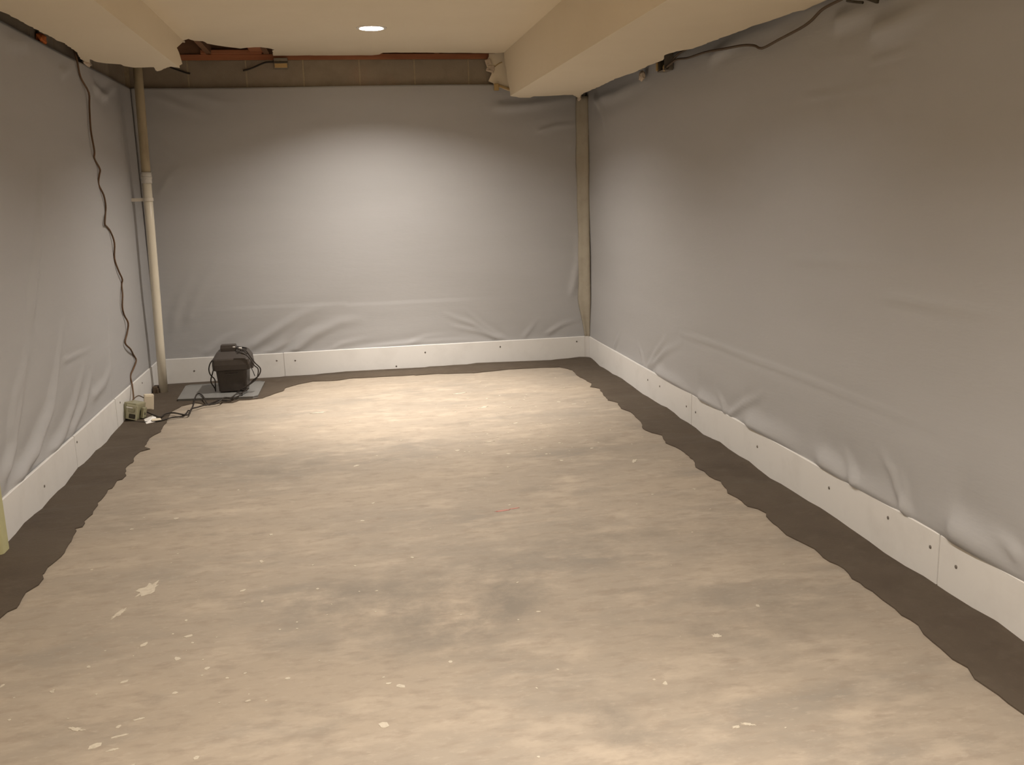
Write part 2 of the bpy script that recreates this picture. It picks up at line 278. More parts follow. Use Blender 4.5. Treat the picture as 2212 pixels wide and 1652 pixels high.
def obj(name, V, F, mats, parent=None, smooth=False, mi=None):
    """V in world metres; stored relative to the parent's base"""
    off = wloc(parent) if parent is not None else Vector((0, 0, 0))
    me = bpy.data.meshes.new(name)
    me.from_pydata([tuple(Vector(v) - off) for v in V], [], [tuple(f) for f in F])
    for k in (mats if isinstance(mats, (list, tuple)) else [mats]):
        me.materials.append(M[k])
    if mi:
        me.polygons.foreach_set('material_index', mi)
    if smooth:
        me.polygons.foreach_set('use_smooth', [True] * len(me.polygons))
    me.update()
    bm = bmesh.new()
    bm.from_mesh(me)
    bmesh.ops.recalc_face_normals(bm, faces=bm.faces)
    bm.to_mesh(me)
    bm.free()
    return link(name, me, parent)


def join(*parts):
    V, F = [], []
    for v, f in parts:
        n = len(V)
        V += list(v)
        F += [tuple(i + n for i in q) for q in f]
    return V, F


def box(a, b, bev=0.0, rot=None, seg=2):
    a, b = Vector(a), Vector(b)
    bm = bmesh.new()
    bmesh.ops.create_cube(bm, size=1)
    for v in bm.verts:
        v.co = Vector([v.co[i] * (b[i] - a[i]) for i in range(3)])
    if bev:
        bmesh.ops.bevel(bm, geom=list(bm.edges), offset=bev, segments=seg, affect='EDGES', profile=0.6)
    c = (a + b) / 2
    R = rot.to_matrix() if rot is not None else None
    V = [tuple((R @ v.co if R else v.co) + c) for v in bm.verts]
    F = [tuple(v.index for v in f.verts) for f in bm.faces]
    bm.free()
    return V, F


def catmull(P, n=5):
    P = [Vector(p) for p in P]
    out = []
    for i in range(len(P) - 1):
        p0 = P[i - 1] if i else P[0] * 2 - P[1]
        p1, p2 = P[i], P[i + 1]
        p3 = P[i + 2] if i + 2 < len(P) else p2 * 2 - p1
        for k in range(n):
            t = k / n
            out.append(0.5 * (2 * p1 + (p2 - p0) * t + (2 * p0 - 5 * p1 + 4 * p2 - p3) * t * t + (3 * p1 - p0 - 3 * p2 + p3) * t ** 3))
    out.append(P[-1])
    return out


def tube(P, r, n=8, sub=5):
    P = catmull(P, sub) if sub > 1 else [Vector(p) for p in P]
    V, F = [], []
    nrm = None
    for i, p in enumerate(P):
        t = (P[min(i + 1, len(P) - 1)] - P[max(i - 1, 0)]).normalized()
        if nrm is None:
            nrm = t.orthogonal().normalized()
        nrm = (nrm - t * nrm.dot(t))
        nrm = nrm.normalized() if nrm.length > 1e-6 else t.orthogonal().normalized()
        bi = t.cross(nrm)
        rr = r(i / (len(P) - 1)) if callable(r) else r
        for k in range(n):
            a = 2 * math.pi * k / n
            V.append(tuple(p + (nrm * math.cos(a) + bi * math.sin(a)) * rr))
    for i in range(len(P) - 1):
        for k in range(n):
            F.append((i * n + k, i * n + (k + 1) % n, (i + 1) * n + (k + 1) % n, (i + 1) * n + k))
    F.append(tuple(range(n))[::-1])
    F.append(tuple((len(P) - 1) * n + k for k in range(n)))
    return V, F


def lathe(prof, c, n=24, closed=False):
    V, F = [], []
    for r, z in prof:
        for k in range(n):
            a = 2 * math.pi * k / n
            V.append((c[0] + r * math.cos(a), c[1] + r * math.sin(a), z))
    m_ = len(prof)
    for i in range(m_ if closed else m_ - 1):
        j = (i + 1) % m_
        for k in range(n):
            F.append((i * n + k, i * n + (k + 1) % n, j * n + (k + 1) % n, j * n + k))
    return V, F


def rrect(cx, cy, hx, hy, r, z, n=4):
    out = []
    for sx, sy, a0 in ((1, 1, 0), (-1, 1, 90), (-1, -1, 180), (1, -1, 270)):
        for k in range(n + 1):
            a = math.radians(a0 + 90 * k / n)
            out.append((cx + sx * (hx - r) + r * math.cos(a), cy + sy * (hy - r) + r * math.sin(a), z))
    return out


def loft(rings):
    n = len(rings[0])
    V = [v for r in rings for v in r]
    F = []
    for i in range(len(rings) - 1):
        for k in range(n):
            F.append((i * n + k, i * n + (k + 1) % n, (i + 1) * n + (k + 1) % n, (i + 1) * n + k))
    F.append(tuple(range(n))[::-1])
    F.append(tuple((len(rings) - 1) * n + k for k in range(n)))
    return V, F


def prism(outer, holes, mapf, t0, t1):
    """flat sheet with a traced outline: face at t0, face at t1, rim between; returns V, F, material index (rim = 1)"""
    loops = [outer] + holes
    flat = [q for l in loops for q in l]
    tris = tessellate_polygon([[Vector((a, b, 0)) for a, b in l] for l in loops])
    n = len(flat)
    V = [mapf(a, b, t0) for a, b in flat] + [mapf(a, b, t1) for a, b in flat]
    F = [tuple(t) for t in tris] + [tuple(i + n for i in t)[::-1] for t in tris]
    mi = [0] * len(F)
    s = 0
    for l in loops:
        k = len(l)
        for i in range(k):
            F.append((s + i, s + (i + 1) % k, n + s + (i + 1) % k, n + s + i))
            mi.append(1)
        s += k
    return V, F, mi


def sheet(name, V, F, mi, mats, parent=None, keep=None):
    if keep:
        mi = [0 if (m_ == 1 and all(keep(V[i]) for i in f)) else m_ for f, m_ in zip(F, mi)]
    return obj(name, V, F, mats, parent, mi=mi)


def ragged(P, step=0.03, amp=0.006, seed=1):
    """adds small tears between the traced points of a broken edge"""
    rnd = random.Random(seed)
    out = []
    for i in range(len(P) - 1):
        a, b = Vector((*P[i], 0)), Vector((*P[i + 1], 0))
        k = max(1, int((b - a).length / step))
        for j in range(k):
            q = a.lerp(b, j / k)
            if j:
                q += Vector((rnd.uniform(-amp, amp), rnd.uniform(-amp, amp), 0))
            out.append((q.x, q.y))
    out.append(tuple(P[-1]))
    return out


def struct(name, V, F, mats, parent=None, **k):
    o = obj(name, V, F, mats, parent, **k)
    if parent is None:
        o['kind'] = 'structure'
    return o


# ================================================================== THE SETTING
# ---- floor slab and the freshly filled trench around its edge
floor = struct('floor', *box((XL - 0.3, Y0 - 0.1, -0.12), (XR + 0.3, D + 0.3, 0)), 'floor')


def strip_builder():
    inner = [(-1.20, Y0), (-1.22, -1.0), (-1.19, 0.6), (-1.21, 1.6), (-1.20, 2.4), (-1.215, 2.9)] + [tuple(q) for q in STRIP] + \
            [(1.655, 1.6), (1.63, 1.0), (1.66, 0.3), (1.64, -1.0), (1.66, Y0)]
    inner = ragged(inner, 0.035, 0.005, 3)
    outer = []
    for (x, y) in inner:
        # nearest wall line, going round the corners
        if y < D - 0.45 and x < 0:
            outer.append((xl(y) - 0.02, y))
        elif y < D - 0.42 and x > 0:
            outer.append((XR + 0.02, y))
        else:
            outer.append((x, D + 0.02))
    outer_clean = [(xl(Y0) - 0.02, Y0)] + [(xl(y) - 0.02, y) for y in np.arange(Y0 + .25, D, 0.12)] + [(XL - 0.02, D + 0.02)] + \
                  [(x, D + 0.02) for x in np.arange(XL + .1, XR, 0.12)] + [(XR + 0.02, D + 0.02)] + \
                  [(XR + 0.02, y) for y in np.arange(D - .12, Y0, -0.12)] + [(XR + 0.02, Y0)]
    poly = inner + [tuple(map(float, q)) for q in reversed(outer_clean)]
    rnd = random.Random(4)
    V, F, mi = prism(poly, [], lambda a, b, t: (a, b, t), 0.005, -0.02)
    # the fill rises unevenly against the trim
    n_in = len(inner)
    V = [list(v) for v in V]
    ph = [rnd.uniform(0, 6) for _ in range(6)]
    for i in range(n_in, len(poly)):
        x, y, z = V[i]
        s = x * 1.0 + y * 1.3
        V[i][2] = 0.012 + 0.006 * math.sin(5 * s + ph[0]) + 0.004 * math.sin(13 * s + ph[1]) + 0.003 * math.sin(29 * s + ph[2])
        if y > D - 0.1 and x < -0.55:
            V[i][2] -= 0.008
    return V, F


floor_patch = obj('trench_fill', *strip_builder(), 'patch', floor)
floor_patch['label'] = 'dark damp concrete fill with a ragged inner edge'


def blot(cx, cy, rx, ry, ang, n, seed, z=0.0004, h=0.0009, jag=0.35):
    rnd = random.Random(seed)
    c, s = math.cos(ang), math.sin(ang)
    top, bot = [], []
    for k in range(n):
        a = 2 * math.pi * k / n
        q = 1 + rnd.uniform(-jag, jag)
        x, y = rx * q * math.cos(a), ry * q * math.sin(a)
        top.append((cx + c * x - s * y, cy + s * x + c * y, z + h))
        bot.append((cx + c * x - s * y, cy + s * x + c * y, z - 0.001))
    V = top + bot
    F = [tuple(range(n))] + [(k, (k + 1) % n, n + (k + 1) % n, n + k) for k in range(n)]
    return V, F


MK = [(0.026, 0.058, -.25), (0.010, 0.034, -.35), (0.014, 0.012, 0), (0.010, 0.05, -1.2), (0.05, 0.010, .1), (0.010, 0.03, -.5), (0.022, 0.007, .2),
      (0.032, 0.006, .15), (0.020, 0.005, .2), (0.022, 0.006, -.5), (0.022, 0.004, .3), (0.013, 0.005, .2), (0.010, 0.04, -.9), (0.013, 0.004, .3),
      (0.018, 0.005, -.5), (0.011, 0.005, .2), (0.007, 0.014, 0.1), (0.008, 0.010, 0)]
for i, ((x, y), (rx, ry, an)) in enumerate(zip(MARKS, MK)):
    pm = obj('paint_splash', *blot(x, y, rx, ry, an, 22, 50 + i, jag=0.42), 'pink' if i in (7, 8) else 'splash', floor)
    if i == 0:
        pm['label'] = 'pale paint blotch, the largest on the floor'
    if i in (7, 8):
        pm['label'] = 'faint pink spray paint dash'
fl = []
rnd = random.Random(11)
for k in range(260):
    q = rnd.random()
    if q < 0.24:
        x, y = rnd.gauss(0.95, 0.25), rnd.gauss(4.85, 0.28)
    elif q < 0.42:
        x, y = rnd.gauss(1.0, 0.28), rnd.gauss(6.0, 0.30)
    elif q < 0.62:
        x, y = rnd.gauss(-0.5, 0.35), rnd.gauss(2.5, 0.45)
    else:
        x, y = rnd.uniform(-1.05, 1.5), rnd.uniform(1.6, 6.7)
    if not (-1.1 < x < 1.55 and 1.4 < y < 6.75):
        continue
    r = abs(rnd.gauss(0, 0.0032)) + 0.0022
    fl.append(blot(x, y, r * rnd.uniform(.6, 1.8), r, rnd.uniform(0, 3), 6, k, 0.0003, 0.0008))
obj('paint_fleck', *join(*fl), 'splash', floor)['kind'] = 'stuff'

# ---- block walls behind the liners (top courses show above them)
BLK = 0.406


def wall_with_course(name, side):
    if side == 'back':
        o = struct(name, *box((XL - 0.25, D + 0.0305, 0), (XR + 0.25, D + 0.24, 2.335)), 'mortar')
        x0 = 0.578 - BLK * 6
        sh = {}
        for row, (za, zb) in enumerate(((1.95, 2.138), (2.148, 2.333))):
            for k in range(-1, 12):
                a = x0 + BLK * k + (0.2 if row == 0 else 0)
                lo, hi = max(a + 0.006, XL - 0.02), min(a + BLK - 0.006, XR + 0.02)
                if hi - lo < 0.04:
                    continue
                obj('concrete_block', *box((lo, D + 0.028, za), (hi, D + 0.10, zb), 0.0015, seg=1), 'block', o)
    elif side == 'left':
        o = struct(name, *join(box((XL - 0.24, 3.95, 0), (XL - 0.0305, D + 0.042, 2.335))), 'mortar')
        for row, (za, zb) in enumerate(((1.95, 2.138), (2.148, 2.333))):
            for k in range(0, 10):
                a = 3.97 + BLK * k + (0.2 if row == 0 else 0)
                hi = min(a + BLK - 0.006, D + 0.02)
                if hi - a < 0.05:
                    continue
                obj('concrete_block', *box((XL - 0.10, a + 0.006, za), (XL - 0.028, hi, zb), 0.0015, seg=1), 'block', o)
    else:
        o = struct(name, *box((XR + 0.042, Y0, 0), (XR + 0.24, D + 0.042, 2.335)), 'mortar')
        for row, (za, zb) in enumerate(((1.95, 2.138), (2.148, 2.333))):
            for k in range(0, 14):
                a = D - 0.2 * row - BLK * (k + 1)
                obj('concrete_block', *box((XR + 0.028, a + 0.006, za), (XR + 0.10, a + BLK - 0.006, zb), 0.0015, seg=1), 'block', o)
    return o


wall_back = wall_with_course('wall_back', 'back')
wall_left = wall_with_course('wall_left', 'left')
wall_right = wall_with_course('wall_right', 'right')
# painted wall that takes over from the lined one, nearest the camera, with its rounded casing end
wl2 = struct('wall_left_front', *box((XL - 0.24, Y0, 0), (XL + 0.015, 3.74, 2.36)), 'wallpaint')
cas = loft([rrect(-1.432, 3.782, 0.036, 0.040, 0.016, z) for z in (0.012, 0.02, 2.158)])
obj('casing', *cas, 'jamb', wl2)['label'] = 'greenish cream casing at the end of the wall'
wall_front = struct('wall_front', *box((XL - 0.24, Y0 - 0.12, 0), (XR + 0.24, Y0, 2.7)), 'wallpaint')


# ---- baseboards: white plastic trim panels with joints and screws
def base_run(name, axis, seams, screws, lo, hi):
    def P(s, z, t):        # s along, t out of the wall
        if axis == 'B':
            return (s, D - t, z)
        if axis == 'R':
            return (XR - t, s, z)
        return (xl(s) + t, s, z)
    cuts = [lo] + sorted(seams) + [hi]
    root = link(name, None)
    root['kind'] = 'structure'
    mid = (lo + hi) / 2
    root.location = P(mid, 0, 0)
    panels = []
    for i in range(len(cuts) - 1):
        a, b = cuts[i] + (0.004 if i else 0), cuts[i + 1] - (0.004 if i < len(cuts) - 2 else 0)
        n = max(2, int((b - a) / 0.25))
        prof = [(0.0, 0.001), (0.0, 0.011), (ZB - 0.004, 0.011), (ZB - 0.0005, 0.008), (ZB, 0.001)]
        V, F = [], []
        rr = random.Random(i + len(name))
        for k in range(n + 1):
            s = a + (b - a) * k / n
            w_ = 0.0015 * math.sin(2.1 * s + i) + rr.uniform(-.0006, .0006)
            for z, t in prof:
                V.append(P(s, z + (w_ if z > 0.1 else 0), t))
        m_ = len(prof)
        for k in range(n):
            for j in range(m_):
                F.append((k * m_ + j, k * m_ + (j + 1) % m_, (k + 1) * m_ + (j + 1) % m_, (k + 1) * m_ + j))
        F.append(tuple(range(m_)))
        F.append(tuple(n * m_ + j for j in range(m_))[::-1])
        panels.append((a, b, obj('trim_panel', V, F, 'base', root)))
    for s in seams:
        pts = [P(s - 0.005, 0.0, 0.001), P(s + 0.005, 0.0, 0.001), P(s + 0.005, ZB - 0.004, 0.001), P(s - 0.005, ZB - 0.004, 0.001)]
        pt2 = [P(s - 0.005, 0.0, 0.0075), P(s + 0.005, 0.0, 0.0075), P(s + 0.005, ZB - 0.004, 0.0075), P(s - 0.005, ZB - 0.004, 0.0075)]
        obj('joint_strip', pts + pt2, [(0, 1, 2, 3), (4, 5, 6, 7), (0, 1, 5, 4), (1, 2, 6, 5), (2, 3, 7, 6), (3, 0, 4, 7)], 'seam', root)
    for (s, z) in screws:
        V = []
        n = 8
        for r, t in ((0.0065, 0.009), (0.0065, 0.0125), (0.003, 0.0145)):
            for k in range(n):
                q = 2 * math.pi * k / n
                V.append(P(s + r * math.cos(q), z + r * math.sin(q), t))
        F = [(j * n + k, j * n + (k + 1) % n, (j + 1) * n + (k + 1) % n, (j + 1) * n + k) for j in range(2) for k in range(n)] + [tuple(2 * n + k for k in range(n))]
        own = [p for a, b, p in panels if a <= s <= b]
        obj('screw_head', V, F, 'screw', own[0] if own else root)
    return root


bb_back = base_run('baseboard_back', 'B', BB_SEAM_B, SCR_B, XL + 0.005, XR - 0.035)
bb_left = base_run('baseboard_left', 'L', BB_SEAM_L, SCR_L, 3.80, D - 0.012)
bb_right = base_run('baseboard_right', 'R', BB_SEAM_R + [0.3, -1.9], SCR_R, Y0, D - 0.035)
# curved inside corner of the trim, right end of the back wall
V, F = [], []
for k in range(9):
    a = math.pi / 2 * k / 8
    for r, z in ((0.036, 0), (0.036, ZB), (0.0, ZB), (0.0, 0)):
        cx, cy = XR - 0.045, D - 0.045
        rad = 0.034 + (0.010 if r == 0 else 0)
        V.append((cx + rad * math.sin(a), cy + rad * math.cos(a), z))
for k in range(8):
    for j in range(4):
        F.append((k * 4 + j, k * 4 + (j + 1) % 4, (k + 1) * 4 + (j + 1) % 4, (k + 1) * 4 + j))
F += [(0, 1, 2, 3), (32, 33, 34, 35)]
obj('corner_bend', V, F, 'seam', bb_back)

# ---- ceiling: torn drywall, two boxed soffits, framing above
HOLE_R = 0.079
holes = []
for (lx, ly, *_) in LAMPS:
    holes.append([(lx + HOLE_R * math.cos(2 * math.pi * k / 32), ly + HOLE_R * math.sin(2 * math.pi * k / 32)) for k in range(32)])
XLS, XRS = -0.955, 1.235       # inner faces of the soffits
edge = [(min(max(x, XLS), XRS), min(y, D - 0.004)) for x, y in CEIL]
edge[-1] = (XRS + 0.01, edge[-1][1])
edge = ragged(edge, 0.03, 0.004, 5)
poly = [(XLS - 0.012, Y0)] + [(XLS - 0.012, edge[0][1])] + edge + [(XRS + 0.012, edge[-1][1]), (XRS + 0.012, Y0)]
V, F, mi = prism(poly, holes, lambda a, b, t: (a, b, t), ZC, ZC + 0.013)
ceiling = sheet('ceiling', V, F, mi, ['paint', 'gypsum'])
ceiling['kind'] = 'structure'

# right soffit: bottom board, inner side board
rs_end = ragged([(XRS, RS_END[0][1])] + [tuple(q) for q in RS_END[1:]], 0.02, 0.004, 8)
rs_edge = ragged([tuple(q) for q in RS_EDGE], 0.03, 0.0045, 9)
rs_edge = [(min(x, XR - 0.012), y) for x, y in rs_edge]
poly = [(XRS, Y0)] + rs_end + rs_edge + [(1.872, 3.3), (1.866, 2.9), (1.87, 2.0), (1.87, Y0)]
V, F, mi = prism(poly, [], lambda a, b, t: (a, b, t), ZRS, ZRS + 0.013)
soff_r = sheet('soffit', V, F, mi, ['paint', 'gypsum'], ceiling, lambda v: abs(v[0] - XRS) < 1e-4)
ye = RS_END[0][1]
side = [(Y0, ZRS + 0.013), (ye, ZRS + 0.013), (ye + 0.03, ZRS + 0.06), (ye + 0.10, ZRS + 0.12), (ye + 0.14, ZRS + 0.20), (ye + 0.20, ZRS + 0.26), (ye + 0.22, ZC + 0.01), (Y0, ZC + 0.01)]
V, F, mi = prism(side, [], lambda a, b, t: (t, a, b), XRS, XRS + 0.013)
sheet('side_board', V, F, mi, ['paint', 'gypsum'], soff_r, lambda v: v[2] < ZRS + 0.02)
# left soffit
ls = ragged([tuple(q) for q in LS_EDGE], 0.025, 0.004, 12)
ls = [(max(x, xl(y) + 0.012), y) for x, y in ls]
poly = [(-1.40, Y0), (-1.39, 2.0), (-1.385, 3.8), (-1.388, 4.3)] + ls[:-1] + [(XLS, LS_EDGE[-1][1]), (XLS, Y0)]
V, F, mi = prism(poly, [], lambda a, b, t: (a, b, t), ZLS, ZLS + 0.013)
soff_l = sheet('soffit', V, F, mi, ['paint', 'gypsum'], ceiling, lambda v: abs(v[0] - XLS) < 1e-4)
sd = [(Y0, ZLS + 0.013), (LS_SIDE[0][0] - 0.02, ZLS + 0.013)] + [tuple(q) for q in LS_SIDE[1:]] + [(edge[0][1], ZC + 0.01), (Y0, ZC + 0.01)]
V, F, mi = prism(sd, [], lambda a, b, t: (t, a, b), XLS, XLS - 0.013)
sheet('side_board', V, F, mi, ['paint', 'gypsum'], soff_l, lambda v: v[2] < ZLS + 0.02)
# framing over the drywall
sill = obj('sill_plate', *box((XL - 0.24, D + 0.03, 2.335), (XR + 0.24, D + 0.19, 2.376), 0.003), 'wood_red', ceiling)
obj('sill_plate', *box((XL - 0.24, 3.7, 2.335), (XL - 0.03, D + 0.03, 2.376), 0.003), 'wood_dark', ceiling)
obj('rim_board', *box((XL - 0.24, D + 0.045, 2.376), (XR + 0.24, D + 0.085, 2.62)), 'wood_dark', ceiling)
obj('rim_board', *box((XL - 0.24, 3.7, 2.376), (XL - 0.05, D + 0.045, 2.62)), 'wood_dark', ceiling)
for x in (-1.30, -0.89, -0.487, 0.33, 0.75, 1.16, 1.57, -0.07):
    obj('joist', *box((x - 0.02, Y0, 2.376), (x + 0.02, D + 0.044, 2.61), 0.003, seg=1), 'wood_dark', ceiling)
obj('subfloor', *box((XL - 0.24, Y0 - 0.12, 2.62), (XR + 0.24, D + 0.24, 2.64)), 'wood_dark', ceiling)
obj('blocking', *box((-0.60, 6.98, 2.385), (-0.508, D + 0.02, 2.47), 0.003), 'wood_red', ceiling)
# lath nailer along the sill seen in the torn corner
obj('nailer', *box((-0.945, D + 0.005, 2.376), (-0.52, D + 0.044, 2.404), 0.003), 'wood_red', ceiling)
# the scrap of wall drywall left between ceiling and right soffit
rm = ragged([tuple(q) for q in REMN], 0.02, 0.004, 21)
V, F, mi = prism(rm + [(1.46, 2.385)], [], lambda a, b, t: (a, t, b), D - 0.024, D - 0.010)
rem = sheet('wall_drywall_scrap', V, F, mi, ['paint', 'gypsum'], wall_back)
rem['label'] = 'torn piece of cream drywall left on the wall'
for i, (x, z, sx, sz) in enumerate(((1.128, 2.305, .022, .022), (1.150, 2.262, .026, .018), (1.140, 2.245, .03, .012))):
    obj('torn_paper', *box((x - sx, D - 0.034, z - sz), (x + sx, D - 0.022, z + sz), 0.005, rot=Matrix.Rotation(0.3 * (i - 1), 3, 'Y').to_euler()), 'gypsum', rem)
obj('wood_block', *box((1.165, D - 0.05, 2.10), (1.20, D - 0.02, 2.148), 0.003), 'yellow', rem)
obj('wood_block', *box((1.20, D - 0.036, 2.112), (1.30, D - 0.022, 2.128), 0.003, rot=Matrix.Rotation(0.32, 3, 'Y').to_euler()), 'yellow', rem)
obj('crack_paper', *tube([(1.14, D - 0.027, 2.28), (1.17, D - 0.026, 2.27), (1.205, D - 0.026, 2.292), (1.235, D - 0.0255, 2.305)], 0.003, 6), 'yellow', rem)


# ================================================================== THINGS
# ---- plastic wall liners, hung sheets with folds
def folds(U, Z, creases, seed, rough, gain=1.0):
    H = np.zeros_like(U)
    for amp, wd, P in creases:
        amp *= gain
        best = np.full(U.shape, 9.0)
        along = np.zeros_like(U)
        L = sum(math.dist(P[i], P[i + 1]) for i in range(len(P) - 1))
        acc = 0
        for i in range(len(P) - 1):
            (a0, b0), (a1, b1) = P[i], P[i + 1]
            l = math.dist(P[i], P[i + 1]) + 1e-9
            t = np.clip(((U - a0) * (a1 - a0) + (Z - b0) * (b1 - b0)) / l ** 2, 0, 1)
            d = np.hypot(U - a0 - t * (a1 - a0), Z - b0 - t * (b1 - b0))
            k = d < best
            best = np.where(k, d, best)
            along = np.where(k, (acc + t * l) / L, along)
            acc += l
        tp = np.clip(1.05 - along, 0, 1) ** 0.8 * np.clip(along * 7 + 0.15, 0, 1)
        H += amp * tp * np.exp(-(best / wd) ** 2) - 0.45 * amp * tp * np.exp(-(best / (wd * 2.4)) ** 2)
    r = random.Random(seed)
    for _ in range(26):
        k = r.uniform(1.5, 9.0)
        th = r.gauss(math.pi / 2, 0.5)
        ph = r.uniform(0, 6.28)
        H += rough * 0.9 / k * np.sin(k * (U * math.cos(th) + Z * math.sin(th)) + ph)
    return H


def liner(name, axis, lo, hi, z0, top, creases, label, seed, step=0.014, rough=0.004, seam=None, gain=1.5):
    nu = int((hi - lo) / step)
    nz = int((ZLIN - z0) / step)
    u = np.linspace(lo, hi, nu + 1)
    T = np.array([top(a) for a in u])
    s = np.linspace(0, 1, nz + 1)
    U = np.repeat(u[None, :], nz + 1, 0)
    Z = z0 + s[:, None] * (T[None, :] - z0)
    H = folds(U, Z, creases, seed, rough, gain)
    if seam:
        for i in range(len(seam) - 1):
            (a0, b0), (a1, b1) = seam[i], seam[i + 1]
            zz = b0 + (U - a0) / (a1 - a0) * (b1 - b0)
            inside = (U >= a0) & (U <= a1)
            tl = np.clip(np.minimum(U - seam[0][0], seam[-1][0] - U) / 0.5, 0, 1)
            H += np.where(inside & (Z < zz), 0.003 * tl * np.clip(1 - (zz - Z) / 0.5, 0, 1), 0)
    pin = np.clip((Z - ZB + 0.02) / 0.12, 0, 1)
    pin = 0.35 + 0.65 * pin
    topin = np.clip((T[None, :] - Z) / 0.10, 0.25, 1)
    edge_ = np.clip(np.minimum(U - lo, hi - U) / 0.08, 0.0, 1)
    H = np.clip(H * topin * edge_, -0.016, 0.05)
    H = np.where(Z < ZB, np.minimum(H, 0.0005), H)
    O = 0.0015 + H                     # out of the wall
    if axis == 'B':
        X = np.stack([U, D - O, Z], -1)
    elif axis == 'R':
        X = np.stack([XR - O, U, Z], -1)
    else:
        X = np.stack([XL - 0.0029 * (U - D) + O, U, Z], -1)
    X = X.reshape(-1, 3)
    idx = np.arange((nz + 1) * (nu + 1)).reshape(nz + 1, nu + 1)
    F = np.stack([idx[:-1, :-1], idx[:-1, 1:], idx[1:, 1:], idx[1:, :-1]], -1).reshape(-1, 4)
    base = Vector(X[idx[0, nu // 2]])
    me = bpy.data.meshes.new(name)
    me.from_pydata((X - np.array(base)).tolist(), [], F.tolist())
    me.materials.append(M['liner'])
    me.polygons.foreach_set('use_smooth', [True] * len(me.polygons))
    o = link(name, me)
    o.location = base
    sm = o.modifiers.new('thickness', 'SOLIDIFY')
    sm.thickness = 0.002
    sm.offset = 0
    return tag(o, label, 'wall liner', 'plastic liners on the walls')


def top_back(x):
    return ZLIN + 0.004 * math.sin(2.2 * x) - (0.03 * max(0, (x - 1.5)) if x > 1.5 else 0)


def top_left(y):
    return ZLIN + 0.003 * math.sin(3.1 * y)


def top_right(y):
    return 2.105 + 0.012 * math.sin(2.3 * y) + 0.006 * math.sin(7 * y)


liner('wall_liner', 'B', XL + 0.004, XR - 0.004, 0.02, top_back, CR_B, 'grey plastic wall liner on the far wall, brightest low in its middle', 1, seam=SEAM_B)
liner('wall_liner', 'R', 0.6, D - 0.004, 0.02, top_right, CR_R, 'grey plastic wall liner covering the long wall right of the corner strip', 2, step=0.016, rough=0.007, gain=1.9)
liner('wall_liner', 'L', 3.79, D - 0.004, 0.02, top_left, CR_L, 'grey plastic wall liner behind the hanging brown cable', 3, rough=0.008, gain=2.5)
# plain continuation of the long wall beside and behind the camera
wr2 = struct('wall_right_front', *box((XR - 0.002, Y0, 0.19), (XR + 0.042, 0.598, 2.1)), 'wallpaint')

# ---- beige seam strip folded into the right-hand corner
V, F = [], []
zs = np.linspace(ZB - 0.01, 2.05, 60)
prof = 11
for i, z in enumerate(zs):
    q = np.clip((z - 0.2) / 0.28, 0, 1)
    wdt = 0.030 + 0.044 * q + 0.003 * math.sin(5 * z) + 0.002 * math.sin(17 * z)
    for j in range(prof):
        t = j / (prof - 1)
        a = math.pi / 2 * t
        rr = wdt * (1.0 + 0.10 * math.sin(t * math.pi * 3) + 0.04 * math.sin(4 * z + 5 * t))
        # convex towards the room at the middle, tucked to both walls
        bx = XR - 0.004 - (wdt * 1.15) * (1 - t) ** 1.3 - 0.016 * q * math.sin(math.pi * t) - 0.004 * math.sin(3 * math.pi * t)
        by = D - 0.004 - (wdt * 0.9) * t ** 1.3 - 0.016 * q * math.sin(math.pi * t) - 0.004 * math.sin(3 * math.pi * t)
        V.append((bx, by, z))
    V.append((XR - 0.001, D - 0.001, z))
n = prof + 1
for i in range(len(zs) - 1):
    for j in range(n):
        F.append((i * n + j, i * n + (j + 1) % n, (i + 1) * n + (j + 1) % n, (i + 1) * n + j))
F += [tuple(range(n)), tuple((len(zs) - 1) * n + j for j in range(n))]
cs = obj('corner_strip', V, F, 'tape', smooth=True)
tag(cs, 'beige taped seam strip running up the right far corner', 'seam strip')


# ---- recessed ceiling lamps
def recessed_light(x, y, watts, rec, wid, beam, label):
    t = thing('recessed_light', label, 'ceiling light', (x, y, ZC), 'recessed ceiling lights')
    obj('trim_ring', *lathe([(0.071, ZC + 0.002), (0.072, ZC - 0.004), (0.080, ZC - 0.006), (0.092, ZC - 0.003), (0.094, ZC), (0.080, ZC + 0.001)], (x, y), 36, True), 'can', t, smooth=True)
    obj('reflector', *lathe([(0.071, ZC + 0.002), (0.069, ZC + 0.06), (0.066, ZC + 0.10), (0.06, ZC + 0.14), (0.03, ZC + 0.16), (0.001, ZC + 0.165)], (x, y), 36), 'can', t, smooth=True)
    b = obj('bulb', *lathe([(0.001, ZC + rec + 0.003), (0.03, ZC + rec + 0.004), (0.050, ZC + rec + 0.008), (wid / 2, ZC + rec + 0.016), (0.045, ZC + rec + 0.04), (0.02, ZC + rec + 0.06), (0.001, ZC + rec + 0.062)], (x, y), 28), 'glow', t, smooth=True)
    ld = bpy.data.lights.new('lamp_glow', 'AREA')
    ld.shape = 'DISK'
    ld.size = wid
    ld.energy = watts
    ld.color = LAMP_COLOUR
    lo = bpy.data.objects.new('lamp_glow', ld)
    C.objects.link(lo)
    lo.parent = t
    lo.location = (0, 0, rec)
    if beam:
        sd_ = bpy.data.lights.new('lamp_beam', 'SPOT')
        sd_.energy = beam
        sd_.color = LAMP_COLOUR
        sd_.spot_size = math.radians(72)
        sd_.spot_blend = 1.0
        sd_.shadow_soft_size = 0.04
        so = bpy.data.objects.new('lamp_beam', sd_)
        C.objects.link(so)
        so.parent = t
        so.location = (0, 0, rec - 0.012)
        so.rotation_euler = (0, -0.09, 0)
    return t


